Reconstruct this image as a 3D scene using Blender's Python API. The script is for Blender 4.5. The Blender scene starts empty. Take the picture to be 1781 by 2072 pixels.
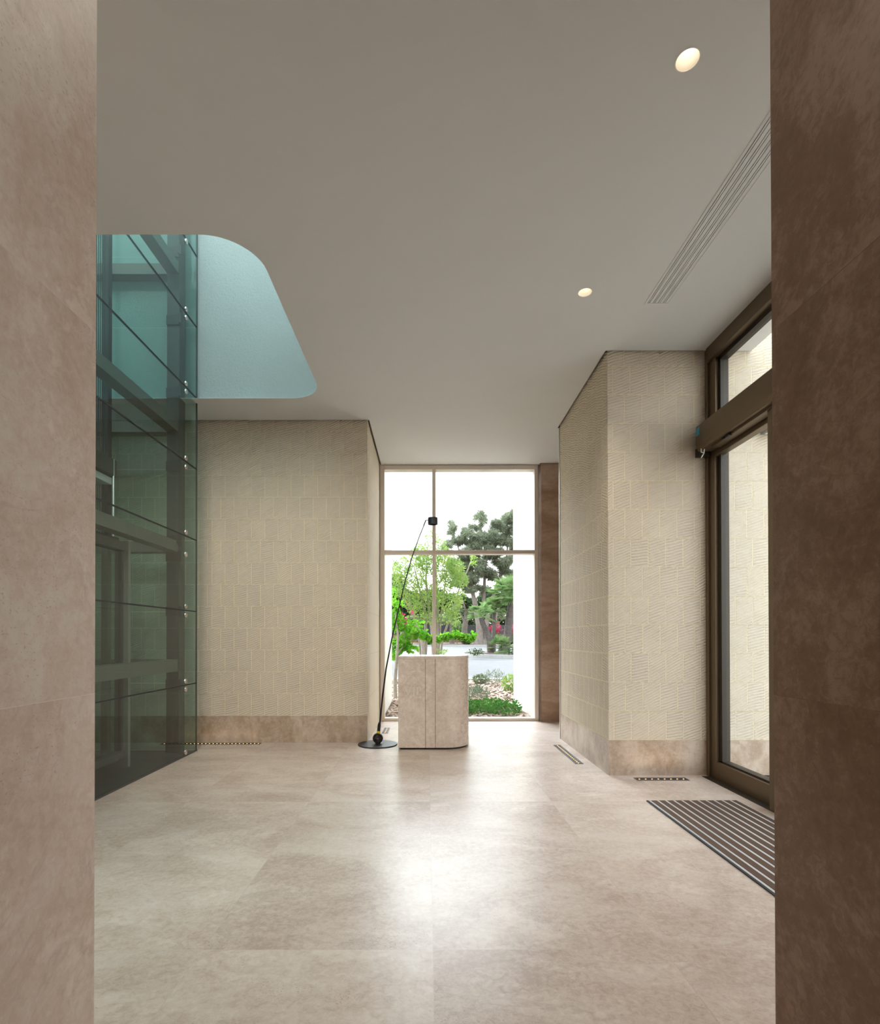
import bpy, bmesh, math, random
from mathutils import Vector, Matrix
random.seed(7)
S = bpy.context.scene
COL = S.collection
PI = math.pi
H = 3.86                       # ceiling height

# ------------------------------------------------------------------ mesh builder
class MB:
    def __init__(s): s.v = []; s.f = []; s.m = []
    def add(s, vs, fs, mi=0):
        b = len(s.v); s.v += [tuple(p) for p in vs]
        s.f += [tuple(i + b for i in f) for f in fs]; s.m += [mi] * len(fs)
    def box(s, x0, x1, y0, y1, z0, z1, mi=0):
        vs = [(x, y, z) for z in (z0, z1) for y in (y0, y1) for x in (x0, x1)]
        s.add(vs, [(0,2,3,1),(4,5,7,6),(0,1,5,4),(2,6,7,3),(0,4,6,2),(1,3,7,5)], mi); return s
    def prism(s, pts, a0, a1, axis='z', mi=0):
        n = len(pts)
        def P(u, v, w): return {'z': (u, v, w), 'y': (u, w, v), 'x': (w, u, v)}[axis]
        vs = [P(u, v, a0) for u, v in pts] + [P(u, v, a1) for u, v in pts]
        fs = [tuple(range(n))[::-1], tuple(range(n, 2*n))] + [(i, (i+1) % n, n+(i+1) % n, n+i) for i in range(n)]
        s.add(vs, fs, mi); return s
    def tube(s, pts, rads, n=12, mi=0, caps=True):
        pts = [Vector(p) for p in pts]
        if not isinstance(rads, (list, tuple)): rads = [rads] * len(pts)
        vs = []; up = None
        for i, p in enumerate(pts):
            d = (pts[min(i+1, len(pts)-1)] - pts[max(i-1, 0)]).normalized()
            if up is None:
                up = Vector((0, 0, 1)) if abs(d.z) < .9 else Vector((1, 0, 0))
            a = d.cross(up).normalized(); b = a.cross(d).normalized(); up = b
            for k in range(n):
                t = 2*PI*k/n; vs.append(p + (a*math.cos(t) + b*math.sin(t)) * rads[i])
        fs = []
        for i in range(len(pts)-1):
            for k in range(n):
                fs.append((i*n+k, i*n+(k+1) % n, (i+1)*n+(k+1) % n, (i+1)*n+k))
        if caps:
            fs.append(tuple(range(n))[::-1]); fs.append(tuple(range((len(pts)-1)*n, len(pts)*n)))
        s.add(vs, fs, mi); return s
    def lathe(s, prof, c=(0,0,0), n=40, mi=0, axis='z'):
        vs = []
        for r, z in prof:
            for k in range(n):
                t = 2*PI*k/n; x, y = r*math.cos(t), r*math.sin(t)
                p = (x, y, z) if axis == 'z' else ((x, z, y) if axis == 'y' else (z, x, y))
                vs.append((c[0]+p[0], c[1]+p[1], c[2]+p[2]))
        fs = []
        for i in range(len(prof)-1):
            for k in range(n):
                fs.append((i*n+k, i*n+(k+1) % n, (i+1)*n+(k+1) % n, (i+1)*n+k))
        s.add(vs, fs, mi); return s
    def build(s, name, mat, parent=None, smooth=False, bevel=0, loc=None):
        me = bpy.data.meshes.new(name)
        off = Vector((0,0,0))
        if parent is not None: off = Vector(parent.get('_o', (0,0,0)))
        if loc is not None: off = Vector(loc)
        me.from_pydata([tuple(Vector(p) - off) for p in s.v], [], s.f)
        for m in (mat if isinstance(mat, (list, tuple)) else [mat]): me.materials.append(m)
        me.polygons.foreach_set('material_index', s.m)
        bm = bmesh.new(); bm.from_mesh(me); bmesh.ops.recalc_face_normals(bm, faces=bm.faces) if len(s.f) < 60000 and not getattr(s, 'open', False) else None
        bm.to_mesh(me); bm.free()
        if smooth:
            me.polygons.foreach_set('use_smooth', [True]*len(me.polygons))
        o = bpy.data.objects.new(name, me); COL.objects.link(o)
        if parent is not None: o.parent = parent
        elif loc is not None: o.location = loc
        if parent is not None and loc is not None:
            o.location = Vector(loc) - Vector(parent.get('_o', (0,0,0)))
        if bevel:
            b = o.modifiers.new('bevel', 'BEVEL'); b.width = bevel; b.segments = 2; b.limit_method = 'ANGLE'; b.angle_limit = math.radians(40)
        if smooth and not bevel:
            e = o.modifiers.new('split', 'EDGE_SPLIT'); e.split_angle = math.radians(40)
        return o

def tag(o, label=None, cat=None, group=None, kind=None):
    for k, v in (('label', label), ('category', cat), ('group', group), ('kind', kind)):
        if v: o[k] = v
    return o
EMPTIES = []
def thing(name, loc, label=None, cat=None, group=None, kind=None):
    o = bpy.data.objects.new(name, None); COL.objects.link(o); o.location = loc
    o.empty_display_size = .1; o['_o'] = tuple(loc); EMPTIES.append(o)
    return tag(o, label, cat, group, kind)
def struct(o): o['kind'] = 'structure'; return o
def copy_tree(o, parent=None):
    c = o.copy(); COL.objects.link(c); c.parent = parent
    for ch in list(o.children): copy_tree(ch, c)
    return c

# ------------------------------------------------------------------ materials
class NT:
    def __init__(s, name):
        s.mat = bpy.data.materials.new(name); s.mat.use_nodes = True
        s.t = s.mat.node_tree; s.t.nodes.clear()
        s.out = s.t.nodes.new('ShaderNodeOutputMaterial')
    def n(s, typ, ins=None, **kw):
        nd = s.t.nodes.new('ShaderNode' + typ)
        for k, v in kw.items(): setattr(nd, k, v)
        for k, v in (ins or {}).items(): s.set(nd, k, v)
        return nd
    def set(s, nd, k, v):
        i = nd.inputs[k]
        if isinstance(v, bpy.types.NodeSocket): s.t.links.new(v, i)
        else:
            if isinstance(v, (tuple, list)) and len(v) == 3 and i.type == 'RGBA': v = (*v, 1)
            i.default_value = v
    def math(s, op, a, b=0.0, c=None):
        nd = s.n('Math', operation=op); s.set(nd, 0, a); s.set(nd, 1, b)
        if c is not None: s.set(nd, 2, c)
        return nd.outputs[0]
    def mix(s, f, a, b, blend='MIX'):
        nd = s.n('Mix', data_type='RGBA', blend_type=blend)
        s.set(nd, 0, f); s.set(nd, 6, a); s.set(nd, 7, b); return nd.outputs[2]
    def ramp(s, f, stops):
        nd = s.n('ValToRGB'); s.set(nd, 0, f); e = nd.color_ramp.elements
        while len(e) < len(stops): e.new(0.5)
        for x, (p, c) in zip(e, stops):
            x.position = p; x.color = (*c, 1) if len(c) == 3 else c
        return nd.outputs[0]
    def maprange(s, v, a, b, c=0.0, d=1.0):
        nd = s.n('MapRange'); 
        for i, x in enumerate((v, a, b, c, d)): s.set(nd, i, x)
        return nd.outputs[0]
    def comb(s, x, y, z=0.0):
        nd = s.n('CombineXYZ'); s.set(nd, 0, x); s.set(nd, 1, y); s.set(nd, 2, z); return nd.outputs[0]
    def uv(s, plane):
        g = s.n('NewGeometry'); sp = s.n('SeparateXYZ', {0: g.outputs['Position']})
        x, y, z = sp.outputs
        if plane == 'xy': return x, y
        if plane == 'xz': return x, z
        if plane == 'yz': return y, z
        nn = s.n('SeparateXYZ', {0: g.outputs['True Normal']})
        ax = s.math('GREATER_THAN', s.math('ABSOLUTE', nn.outputs[0]), .6)
        u = s.math('ADD', s.math('MULTIPLY', x, s.math('SUBTRACT', 1.0, ax)), s.math('MULTIPLY', y, ax))
        return u, z
    def noise(s, vec, scale, detail=4, rough=.5, dist=0.0):
        nd = s.n('TexNoise', {'Vector': vec, 'Scale': scale, 'Detail': detail, 'Roughness': rough, 'Distortion': dist})
        return nd.outputs[0]
    def bsdf(s, color, rough=.5, metal=0.0, bump=None, bstr=.3, bdist=.01, spec=.5, **kw):
        nd = s.n('BsdfPrincipled', {'Base Color': color, 'Roughness': rough, 'Metallic': metal, 'Specular IOR Level': spec})
        for k, v in kw.items(): s.set(nd, k, v)
        if bump is not None:
            b = s.n('Bump', {'Strength': bstr, 'Distance': bdist, 'Height': bump}); s.set(nd, 'Normal', b.outputs[0])
        s.t.links.new(nd.outputs[0], s.out.inputs[0]); return s.mat
    def end(s, sock): s.t.links.new(sock, s.out.inputs[0]); return s.mat

def plain(name, color, rough=.5, metal=0.0, var=.06, scale=40, spec=.5, bstr=.05):
    m = NT(name); g = m.n('NewGeometry')
    f = m.noise(g.outputs['Position'], scale, 3)
    c = m.mix(f, tuple(x*(1-var) for x in color), tuple(min(1, x*(1+var)) for x in color))
    return m.bsdf(c, rough, metal, bump=f, bstr=bstr, bdist=.002, spec=spec)

def travertine(name, plane, lo, mid, hi, tile, org=(0,0), offset=0.0, rough=.35, aniso=(1.0, 2.0), white=.35, pits=.5,
               grout=(.45,.39,.32), bstr=.12, contrast=1.0, scale=1.0, spec=.5, fine=.25):
    m = NT(name); u, v = m.uv(plane)
    uu = m.math('SUBTRACT', u, org[0]); vv = m.math('SUBTRACT', v, org[1])
    br = m.n('TexBrick', {'Vector': m.comb(uu, vv), 'Scale': 1.0, 'Mortar Size': .0012, 'Mortar Smooth': .0,
                          'Brick Width': tile[0], 'Row Height': tile[1], 'Color1': (0,0,0), 'Color2': (1,1,1), 'Mortar': (.5,.5,.5)},
             offset=offset, offset_frequency=2, squash=1.0)
    r = br.outputs[0]; rs = m.n('SeparateColor', {0: r}).outputs[0]
    vec = m.comb(m.math('MULTIPLY', m.math('ADD', uu, m.math('MULTIPLY', rs, 13.7)), aniso[0]),
                 m.math('MULTIPLY', m.math('ADD', vv, m.math('MULTIPLY', rs, 7.1)), aniso[1]), m.math('MULTIPLY', rs, 5.0))
    n1 = m.noise(vec, 1.1*scale, 9, .58, .9)
    n2 = m.noise(vec, 4.0*scale, 8, .65, .5)
    n3 = m.noise(m.comb(u, v), 26, 5, .6)
    h = m.math('ADD', m.math('MULTIPLY', n1, .62), m.math('MULTIPLY', n2, .38))
    h = m.math('ADD', h, m.math('MULTIPLY', m.math('SUBTRACT', m.noise(m.comb(u, v, rs), 34, 10, .72, .6), .5), fine))
    k = .11/contrast
    c = m.ramp(h, [(.5-k, lo), (.5, mid), (.5+k, hi)])
    # milky clouds
    w = m.maprange(m.math('ADD', m.math('MULTIPLY', m.noise(vec, 2.3*scale, 10, .7, .3), .7), m.math('MULTIPLY', n3, .3)), .53, .60)
    c = m.mix(m.math('MULTIPLY', w, white), c, tuple(min(1, x*1.12+.03) for x in hi))
    # brown stains edges
    e = m.math('ABSOLUTE', m.math('SUBTRACT', n1, .47))
    e = m.maprange(e, 0.0, .018, 1.0, 0.0)
    c = m.mix(m.math('MULTIPLY', e, m.math('MULTIPLY', m.maprange(n2, .45, .6), .35)), c, tuple(x*.72 for x in lo))
    # pits
    p = m.maprange(m.noise(m.comb(u, m.math('MULTIPLY', v, 1.4)), 95, 2, .5), .62, .68)
    pm = m.maprange(m.noise(vec, 2.6, 4, .6), .48, .62)
    pit = m.math('MULTIPLY', p, pm)
    c = m.mix(m.math('MULTIPLY', pit, pits), c, tuple(x*.55 for x in lo))
    tone = m.math('ADD', .96, m.math('MULTIPLY', rs, .07))
    c = m.mix(1.0, c, m.n('CombineColor', {0: tone, 1: tone, 2: tone}).outputs[0], 'MULTIPLY')
    c = m.mix(m.math('MULTIPLY', br.outputs[1], .4), c, grout)
    hgt = m.math('SUBTRACT', m.math('MULTIPLY', m.noise(m.comb(u, v), 70, 3, .6), .5), m.math('MULTIPLY', pit, .7))
    rr = m.math('ADD', rough, m.math('MULTIPLY', m.math('SUBTRACT', n3, .5), .12))
    return m.bsdf(c, rr, bump=hgt, bstr=bstr, bdist=.003, spec=spec)

def stone(name, base, warm, seed=0.0, rough=.85, groove=1.0, zoff=.06):
    """hand-combed limestone blocks laid upright in courses"""
    m = NT(name); u, v = m.uv('auto')
    u = m.math('ADD', u, seed)
    vv = m.math('SUBTRACT', v, zoff)
    mort = .0045
    br = m.n('TexBrick', {'Vector': m.comb(u, vv), 'Scale': 1.0, 'Mortar Size': mort, 'Mortar Smooth': .1,
                          'Brick Width': .1585, 'Row Height': .262, 'Color1': (0,0,0), 'Color2': (1,1,1), 'Mortar': (.5,.5,.5)},
             offset=.33, offset_frequency=2)
    rs = m.n('SeparateColor', {0: br.outputs[0]}).outputs[0]
    n0 = m.noise(m.comb(u, vv), 7, 4, .6)
    n1 = m.noise(m.comb(u, vv, m.math('MULTIPLY', rs, 9.0)), 16, 5, .6)
    # slanted comb strokes, slope differs block to block
    slope = m.math('ADD', .18, m.math('MULTIPLY', rs, .42))
    ph = m.math('SUBTRACT', vv, m.math('MULTIPLY', u, slope))
    ph = m.math('ADD', m.math('MULTIPLY', ph, 2*PI/.026), m.math('ADD', m.math('MULTIPLY', n0, 7.0), m.math('MULTIPLY', rs, 23.0)))
    st = m.math('SINE', ph)
    amp = m.maprange(n1, .35, .62, .25, 1.0)
    hgt = m.math('ADD', m.math('MULTIPLY', m.math('MULTIPLY', st, amp), .36*groove), m.math('MULTIPLY', m.noise(m.comb(u, vv), 60, 4, .7), .55))
    hgt = m.math('ADD', hgt, m.math('MULTIPLY', n1, .8))
    # joints sit as fine pale raised lines beside a thin shadow groove
    br2 = m.n('TexBrick', {'Vector': m.comb(m.math('SUBTRACT', u, .003), m.math('ADD', vv, .003)), 'Scale': 1.0, 'Mortar Size': .003, 'Mortar Smooth': .3,
                          'Brick Width': .1585, 'Row Height': .262, 'Color1': (0,0,0), 'Color2': (1,1,1), 'Mortar': (.5,.5,.5)},
             offset=.33, offset_frequency=2)
    hgt = m.math('ADD', hgt, m.math('MULTIPLY', br.outputs[1], 1.1))
    hgt = m.math('SUBTRACT', hgt, m.math('MULTIPLY', br2.outputs[1], .9))
    c = m.mix(m.maprange(m.math('ADD', m.math('MULTIPLY', n1, .5), m.math('MULTIPLY', rs, .5)), .2, .8), base, warm)
    c = m.mix(m.maprange(m.noise(m.comb(u, vv), 2.2, 5, .6), .35, .65, 0, .35), c, tuple(x*.86 for x in base))
    c = m.mix(m.math('MULTIPLY', m.maprange(st, -1.0, -.3, .13, 0.0), amp), c, tuple(x*.7 for x in warm))
    c = m.mix(m.math('MULTIPLY', br.outputs[1], .9), c, (.80,.69,.50))
    return m.bsdf(c, rough, bump=hgt, bstr=.9, bdist=.008, spec=.2)

def emission(name, color, strength):
    m = NT(name); e = m.n('Emission', {'Color': color, 'Strength': strength}); return m.end(e.outputs[0])

def glass(name, tint, refl=1.0, ior=1.5):
    m = NT(name)
    tr = m.n('BsdfTransparent', {'Color': tint}); gl = m.n('BsdfGlossy', {'Color': (1,1,1), 'Roughness': .0})
    fr = m.n('Fresnel', {'IOR': ior}); lw = m.math('MULTIPLY', m.math('MULTIPLY', fr.outputs[0], refl), m.math('SUBTRACT', 1.0, m.n('NewGeometry').outputs['Backfacing']))
    mx = m.n('MixShader', {0: lw}); m.t.links.new(tr.outputs[0], mx.inputs[1]); m.t.links.new(gl.outputs[0], mx.inputs[2])
    return m.end(mx.outputs[0])

def leafmat(name, c1, c2, trans=.35):
    m = NT(name); g = m.n('NewGeometry')
    f = m.maprange(m.noise(g.outputs['Position'], 3.1, 3), .35, .65)
    c = m.mix(f, c1, c2)
    f2 = m.noise(g.outputs['Position'], 31, 2)
    c = m.mix(m.math('MULTIPLY', f2, .5), c, tuple(x*.6 for x in c1))
    d = m.n('BsdfDiffuse', {'Color': c}); t = m.n('BsdfTranslucent', {'Color': c})
    mx = m.n('MixShader', {0: trans}); m.t.links.new(d.outputs[0], mx.inputs[1]); m.t.links.new(t.outputs[0], mx.inputs[2])
    return m.end(mx.outputs[0])

TLO, TMID, THI = (.43,.33,.25), (.545,.45,.365), (.62,.54,.455)
M = {}
M['floor'] = travertine('travertine floor', 'xy', (.42,.32,.26), (.545,.445,.375), (.62,.535,.47), (.925, 1.93), org=(.02, .213), rough=.31, aniso=(1.0, 1.6), white=.42, pits=.75, grout=(.42,.35,.28), contrast=.8, bstr=.16, spec=.42, fine=.62)
M['jamb_left'] = travertine('travertine left jamb', 'yz', (.50,.38,.30), (.58,.465,.385), (.63,.55,.48), (2.6, 1.02), org=(.0, 1.095-1.02), rough=.45, aniso=(1.6, 1.0), white=.5, pits=.5, grout=(.72,.66,.58), contrast=.9, fine=.55, scale=1.3)
M['jamb_right'] = travertine('shaded travertine right jamb', 'yz', (.18,.092,.045), (.225,.122,.066), (.33,.21,.14), (2.6, 1.024), org=(.0, 1.09-1.024), rough=.38, aniso=(1.6, 1.0), white=.45, pits=.3, grout=(.12,.07,.04), contrast=.9, fine=.55, scale=1.3)  # same travertine as the left jamb; its shade is put into the colour
M['pier'] = travertine('travertine pier', 'xz', (.36,.24,.165), (.47,.33,.24), (.55,.42,.33), (1.4, 2.6), rough=.45, aniso=(1.0, 2.6), white=.25)
M['base_front'] = travertine('travertine plinth', 'auto', (.34,.245,.17), (.45,.345,.26), (.57,.47,.38), (1.22, 3.0), org=(.94, -1.0), rough=.35, aniso=(1.4, 1.0), white=.35, scale=1.6)
M['lectern'] = travertine('travertine lectern', 'auto', (.52,.42,.35), (.62,.525,.45), (.70,.62,.55), (5, 5), org=(-2.2, -2), rough=.28, aniso=(1.6, 1.6), white=.40, scale=2.6, pits=.9, contrast=.7, fine=.4)
M['stone'] = stone('combed limestone', (.64,.56,.45), (.69,.60,.465), seed=.05)
M['stone_out'] = M['stone']
# smoother sawn limestone of the window reveal
def sawn():
    m = NT('sawn limestone'); u, v = m.uv('auto')
    sk = m.math('ADD', v, 0.0)
    br = m.n('TexBrick', {'Vector': m.comb(u, sk), 'Scale': 1.0, 'Mortar Size': .003, 'Mortar Smooth': .2, 'Brick Width': .9, 'Row Height': .524,
                          'Color1': (0,0,0), 'Color2': (1,1,1), 'Mortar': (.5,.5,.5)}, offset=.5)
    n = m.noise(m.comb(u, v), 30, 6, .7); n2 = m.noise(m.comb(u, v), 3, 5, .6)
    c = m.mix(n2, (.57,.49,.37), (.68,.60,.48)); c = m.mix(m.math('MULTIPLY', br.outputs[1], .6), c, (.42,.34,.24))
    return m.bsdf(c, .8, bump=m.math('SUBTRACT', n, br.outputs[1]), bstr=.5, bdist=.004, spec=.3)
M['sawn'] = sawn()
M['ceiling'] = plain('painted ceiling', (.72,.73,.735), .8, var=.015, scale=3, spec=.25, bstr=.02)
def plaster():
    m = NT('textured plaster'); g = m.n('NewGeometry'); p = g.outputs['Position']
    n = m.noise(p, 38, 6, .75, .4); n2 = m.noise(p, 2, 3)
    c = m.mix(n2, (.52,.525,.52), (.58,.585,.58))
    return m.bsdf(c, .85, bump=n, bstr=.8, bdist=.012, spec=.2)
M['plaster'] = plaster()
M['darkvoid'] = plain('dark recess shade', (.05,.04,.03), .8)  # shade of the ceiling recesses put into a dark colour
M['bronze'] = plain('bronze anodised aluminium', (.16,.115,.07), .42, .55, var=.04, bstr=.02)
M['bronze_dark'] = plain('dark bronze gasket', (.035,.027,.018), .5, .2)
M['black'] = plain('black powder coat', (.012,.012,.015), .38, spec=.5, var=.05)
M['rubber'] = plain('black rubber', (.02,.02,.022), .7)
M['chrome'] = plain('polished steel', (.72,.70,.68), .12, 1.0, var=.02, bstr=0.0)
M['alu'] = plain('aluminium', (.80,.81,.83), .38, .45, var=.03)
M['rim'] = plain('brushed steel rim', (.16,.16,.165), .35, .5)
M['steel'] = plain('painted grey steel', (.065,.064,.058), .5, .1)
M['steel_beam'] = plain('lit steel beam', (.155,.145,.125), .5, .1)  # column steel made paler; the side light is put into the colour
M['steel_dark'] = plain('dark steel', (.05,.05,.05), .5, .3)
M['shaftfloor'] = plain('dark shaft slab', (.045,.045,.045), .35)
M['winframe'] = plain('glare paled bronze frame', (.70,.63,.56), .45, .0, var=.03, bstr=.02)  # bronze paled, with the window glare put into its colour
M['liftglass'] = glass('green tinted glass', (.81,.90,.885), 1.1)
M['winglass'] = glass('clear glass', (.965,.98,.975), .8)
M['skyglass'] = glass('aqua skylight glass', (.84,.945,.90), .5)
M['yellow'] = plain('yellow sticker', (.75,.60,.02), .5)
M['ink'] = plain('black print', (.01,.01,.01), .6)
M['smoke'] = plain('smoked mirror', (.10,.08,.07), .06, .6, bstr=0)
M['led'] = emission('warm led', (1.0, .52, .20), 1.3)
M['lamp'] = emission('downlight lamp', (1.0, .86, .68), 3.2)
M['cup'] = plain('white reflector', (.86,.83,.77), .35, var=.01, bstr=0)
M['mat_carpet'] = plain('brown mat carpet', (.115,.075,.055), .95, var=.35, scale=260, spec=.1, bstr=.5)
M['blue'] = plain('blue sticker', (.03,.28,.42), .4)
M['white'] = plain('white paint', (.82,.82,.80), .5)
M['cream'] = None
def cream():
    m = NT('cream facade panels'); u, v = m.uv('auto')
    br = m.n('TexBrick', {'Vector': m.comb(u, m.math('ADD', v, .1)), 'Scale': 1.0, 'Mortar Size': .004, 'Mortar Smooth': .2, 'Brick Width': 1.6, 'Row Height': .95,
                          'Color1': (.5,.5,.5), 'Color2': (.5,.5,.5), 'Mortar': (.5,.5,.5)}, offset=.5)
    n = m.noise(m.comb(u, v), 9, 5, .6)
    c = m.mix(n, (.70,.665,.59), (.74,.705,.63)); c = m.mix(m.math('MULTIPLY', br.outputs[1], .35), c, (.5,.46,.38))
    return m.bsdf(c, .8, spec=.2)
M['cream'] = cream()

# ------------------------------------------------------------------ room shell
fl = MB(); fl.box(-5, 2.62, -4, 8.02, -.2, 0); struct(fl.build('floor', M['floor']))
w = MB(); w.box(-1.25, -.937, -4, 1.5, 0, H+.2); w.box(-5, -1.25, 1.2, 1.5, 0, H+.2); struct(w.build('wall_near_left', M['jamb_left']))
w = MB(); w.box(.975, 1.25, -4, 1.5, 0, H+.2); w.box(1.25, 2.75, 1.2, 1.5, 0, H+.2); struct(w.build('wall_near_right', M['jamb_right']))
w = MB(); w.box(-1.25, 1.25, -4.2, -4, -.2, 4.3); struct(w.build('wall_back', M['cream']))
w = MB(); w.box(-5.2, -5, 1.2, 8.3, -.2, 11); struct(w.build('wall_lift_side_sunblock', M['plaster']))  # lift wall carried up unseen above the roof to block the sun
# far left wall with combed stone, its window return
w = MB(); w.box(-5, -.72, 6.38, 6.6, .322, H+.25); struct(w.build('wall_left', M['stone']))
w = MB(); w.box(-5, -.7205, 6.6, 8.3, 0, H+.25); struct(w.build('wall_left_return', M['sawn']))
w = MB(); w.box(-5, -.7195, 6.377, 6.6, 0, .322); struct(w.build('baseboard_left', M['base_front']))
# right wall corner, running on outdoors past the doors
w = MB()
w.prism([(1.646,4.843),(7.5,4.843),(7.5,5.1),(1.9,5.1),(1.9,6.59),(1.646,6.59)], .317, 6.2)
struct(w.build('wall_right', M['stone']))
w = MB()
w.prism([(1.6435,4.840),(7.5,4.840),(7.5,5.1),(1.9,5.1),(1.9,6.592),(1.6435,6.592)], 0, .317)
struct(w.build('baseboard_right', M['base_front']))
w = MB(); w.box(1.636, 1.66, 6.592, 6.606, 0, H); struct(w.build('trim_1', M['alu']))
w = MB(); w.box(1.705, 2.75, 7.95, 8.15, 0, H+.2); struct(w.build('wall_pier', M['pier']))
w = MB(); w.box(2.6, 2.75, 5.1, 8.15, 0, H+.2); struct(w.build('wall_niche_right', M['pier']))

# ceiling board with the rounded void, downlight and diffuser openings
def rrect(x0, x1, y0, y1, r, corners, n=12):
    pts = []
    for (cx, cy, a0, ok, px, py) in ((x1-r, y0+r, -PI/2, 'br' in corners, x1, y0), (x1-r, y1-r, 0, 'tr' in corners, x1, y1),
                             (x0+r, y1-r, PI/2, 'tl' in corners, x0, y1), (x0+r, y0+r, PI, 'bl' in corners, x0, y0)):
        if not ok: pts.append((px, py)); continue
        for k in range(n+1):
            t = a0 + PI/2*k/n; pts.append((cx+r*math.cos(t), cy+r*math.sin(t)))
    return pts
DL = [(1.178, 2.387), (1.194, 4.005)]
outer = [(-4.99,1.3),(-1.2,1.3),(-1.2,-4),(1.2,-4),(1.2,1.3),(2.60,1.3),(2.60,4.82),(1.622,4.82),(1.622,6.615),(2.6,6.615),(2.6,7.925),(1.69,7.925),(1.69,8.01),(-.694,8.01),(-.694,6.352),(-4.99,6.352)]
holes = [rrect(-4.9, -1.137, 3.424, 5.776, .34, ('br','tr')),
         [(DL[0][0]+.051*math.cos(t*PI/16), DL[0][1]+.051*math.sin(t*PI/16)) for t in range(32)],
         [(DL[1][0]+.051*math.cos(t*PI/16), DL[1][1]+.051*math.sin(t*PI/16)) for t in range(32)],
         [(1.716,1.6),(1.880,1.6),(1.880,4.136),(1.716,4.136)]]
bm = bmesh.new(); es = []
for loop in [outer] + holes:
    vs = [bm.verts.new((x, y, H)) for x, y in loop]
    es += [bm.edges.new((vs[i], vs[(i+1) % len(vs)])) for i in range(len(vs))]
bmesh.ops.triangle_fill(bm, use_beauty=True, use_dissolve=False, edges=es)
ex = bmesh.ops.extrude_face_region(bm, geom=bm.faces[:])
bmesh.ops.translate(bm, vec=(0,0,.004), verts=[g for g in ex['geom'] if isinstance(g, bmesh.types.BMVert)])
bmesh.ops.recalc_face_normals(bm, faces=bm.faces)
me = bpy.data.meshes.new('ceiling'); bm.to_mesh(me); bm.free(); me.materials.append(M['ceiling'])
o = bpy.data.objects.new('ceiling', me); COL.objects.link(o); struct(o)
# roof above the ceiling board, with the lift void left open
w = MB(); w.box(-1.02, 2.75, 1.2, 4.843, 4.15, 4.35); w.box(-1.02, 1.646, 4.843, 8.2, 4.15, 4.35); w.box(1.9, 2.75, 5.1, 8.2, 4.15, 4.35); w.box(1.646,1.9,6.59,8.2,4.15,4.35)
w.box(-5, -1.02, 1.2, 3.2, 4.15, 4.35); w.box(-5, -1.02, 6.0, 8.2, 4.15, 4.35); w.box(-1.25, 1.25, -4.2, 1.2, 4.15, 4.35)
struct(w.build('ceiling_roof', M['darkvoid']))
w = MB(); w.box(-5.0, -1.02, 5.93, 6.1, 3.89, 6.5); w.box(-1.1, -.95, 3.3, 5.93, 3.89, 6.5); w.box(-5.0, -.95, 3.15, 3.3, 3.89, 6.5)
struct(w.build('wall_void', M['plaster']))
w = MB(); w.box(-5.0, -1.1, 3.3, 5.93, 6.2, 6.22); struct(w.build('window_2', M['skyglass']))
# brown metal shadow-gap trim above the stone walls
w = MB(); w.box(-5, -.72, 6.352, 6.362, H+.013, H+.045); w.box(-.705, -.694, 6.362, 8.0, H+.013, H+.045)
w.box(1.622, 1.632, 4.83, 6.6, H+.013, H+.045); w.box(1.64, 2.5, 4.82, 4.83, H+.013, H+.045); struct(w.build('trim_2', M['bronze']))
# step of the corridor ceiling edge against the roof, closes the plenum
# ------------------------------------------------------------------ window at the end
W = thing('window_1', (.475, 8.05, 0), kind='structure')
X0, X1, Z0, Z1 = -.712, 1.668, 0.0, 3.853
f = MB(); y0, y1 = 8.0, 8.14
f.box(X0, X0+.067, y0, y1, Z0, Z1); f.box(X1-.055, X1, y0, y1, Z0, Z1)
f.box(X0+.067, X1-.055, y0, y1, Z0, .045); f.box(X0+.067, X1-.055, y0, y1, Z1-.065, Z1)
f.build('window_frame', M['winframe'], W, bevel=.003)
f = MB(); f.box(.075, .127, y0-.01, y1, .045, Z1-.065); f.build('mullion', M['winframe'], W, bevel=.003)
f = MB(); f.box(X0+.067, .075, y0, y1, 2.515, 2.572); f.box(.127, X1-.055, y0, y1, 2.515, 2.572); f.build('transom', M['winframe'], W, bevel=.003)
f = MB()
for a, b in ((X0+.067, .075), (.127, X1-.055)):
    for c, d in ((.045, 2.515), (2.572, Z1-.065)):
        f.box(a, b, 8.07, 8.082, c, d)
f.build('glazing', M['winglass'], W)
f = MB(); f.box(X0-.05, X1+.06, 8.0, 8.3, -.2, 0); struct(f.build('trim_3', M['winframe']))

# ------------------------------------------------------------------ glazed doors at the right
DX = 2.55
D = thing('door_1', (DX, 3.3, 0), kind='structure')
f = MB()
f.box(DX-.02, DX+.10, 4.795, 4.838, 0, H)              # wall post
f.box(DX-.03, DX+.10, 1.5, 4.795, 3.735, H); f.build('door_frame', M['bronze'], D, bevel=.003)
f = MB(); f.box(DX+.0, DX+.09, 1.5, 4.795, 2.93, 3.23); f.build('door_head', M['bronze'], D)
f = MB(); f.box(DX+.04, DX+.052, 1.5, 4.70, 3.23, 3.735); f.build('transom_glass', M['winglass'], D)
f = MB(); f.box(DX, DX+.09, 4.70, 4.795, 3.14, 3.735); f.box(DX, DX+.08, 4.715, 4.795, 0, 2.93)
f.build('stile', M['bronze'], D, bevel=.003)
f = MB()
for z0, z1 in ((3.22, 3.735), (.145, 2.95)):
    f.box(DX+.03, DX+.10, 4.665, 4.715, z0, z1)
f.box(DX+.03, DX+.10, 3.0, 4.7, 3.70, 3.737); f.box(DX+.03, DX+.10, 3.86, 4.7, 2.90, 2.94); f.box(DX+.03, DX+.10, 3.86, 4.7, .14, .165)
f.build('gasket', M['bronze_dark'], D)
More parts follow.
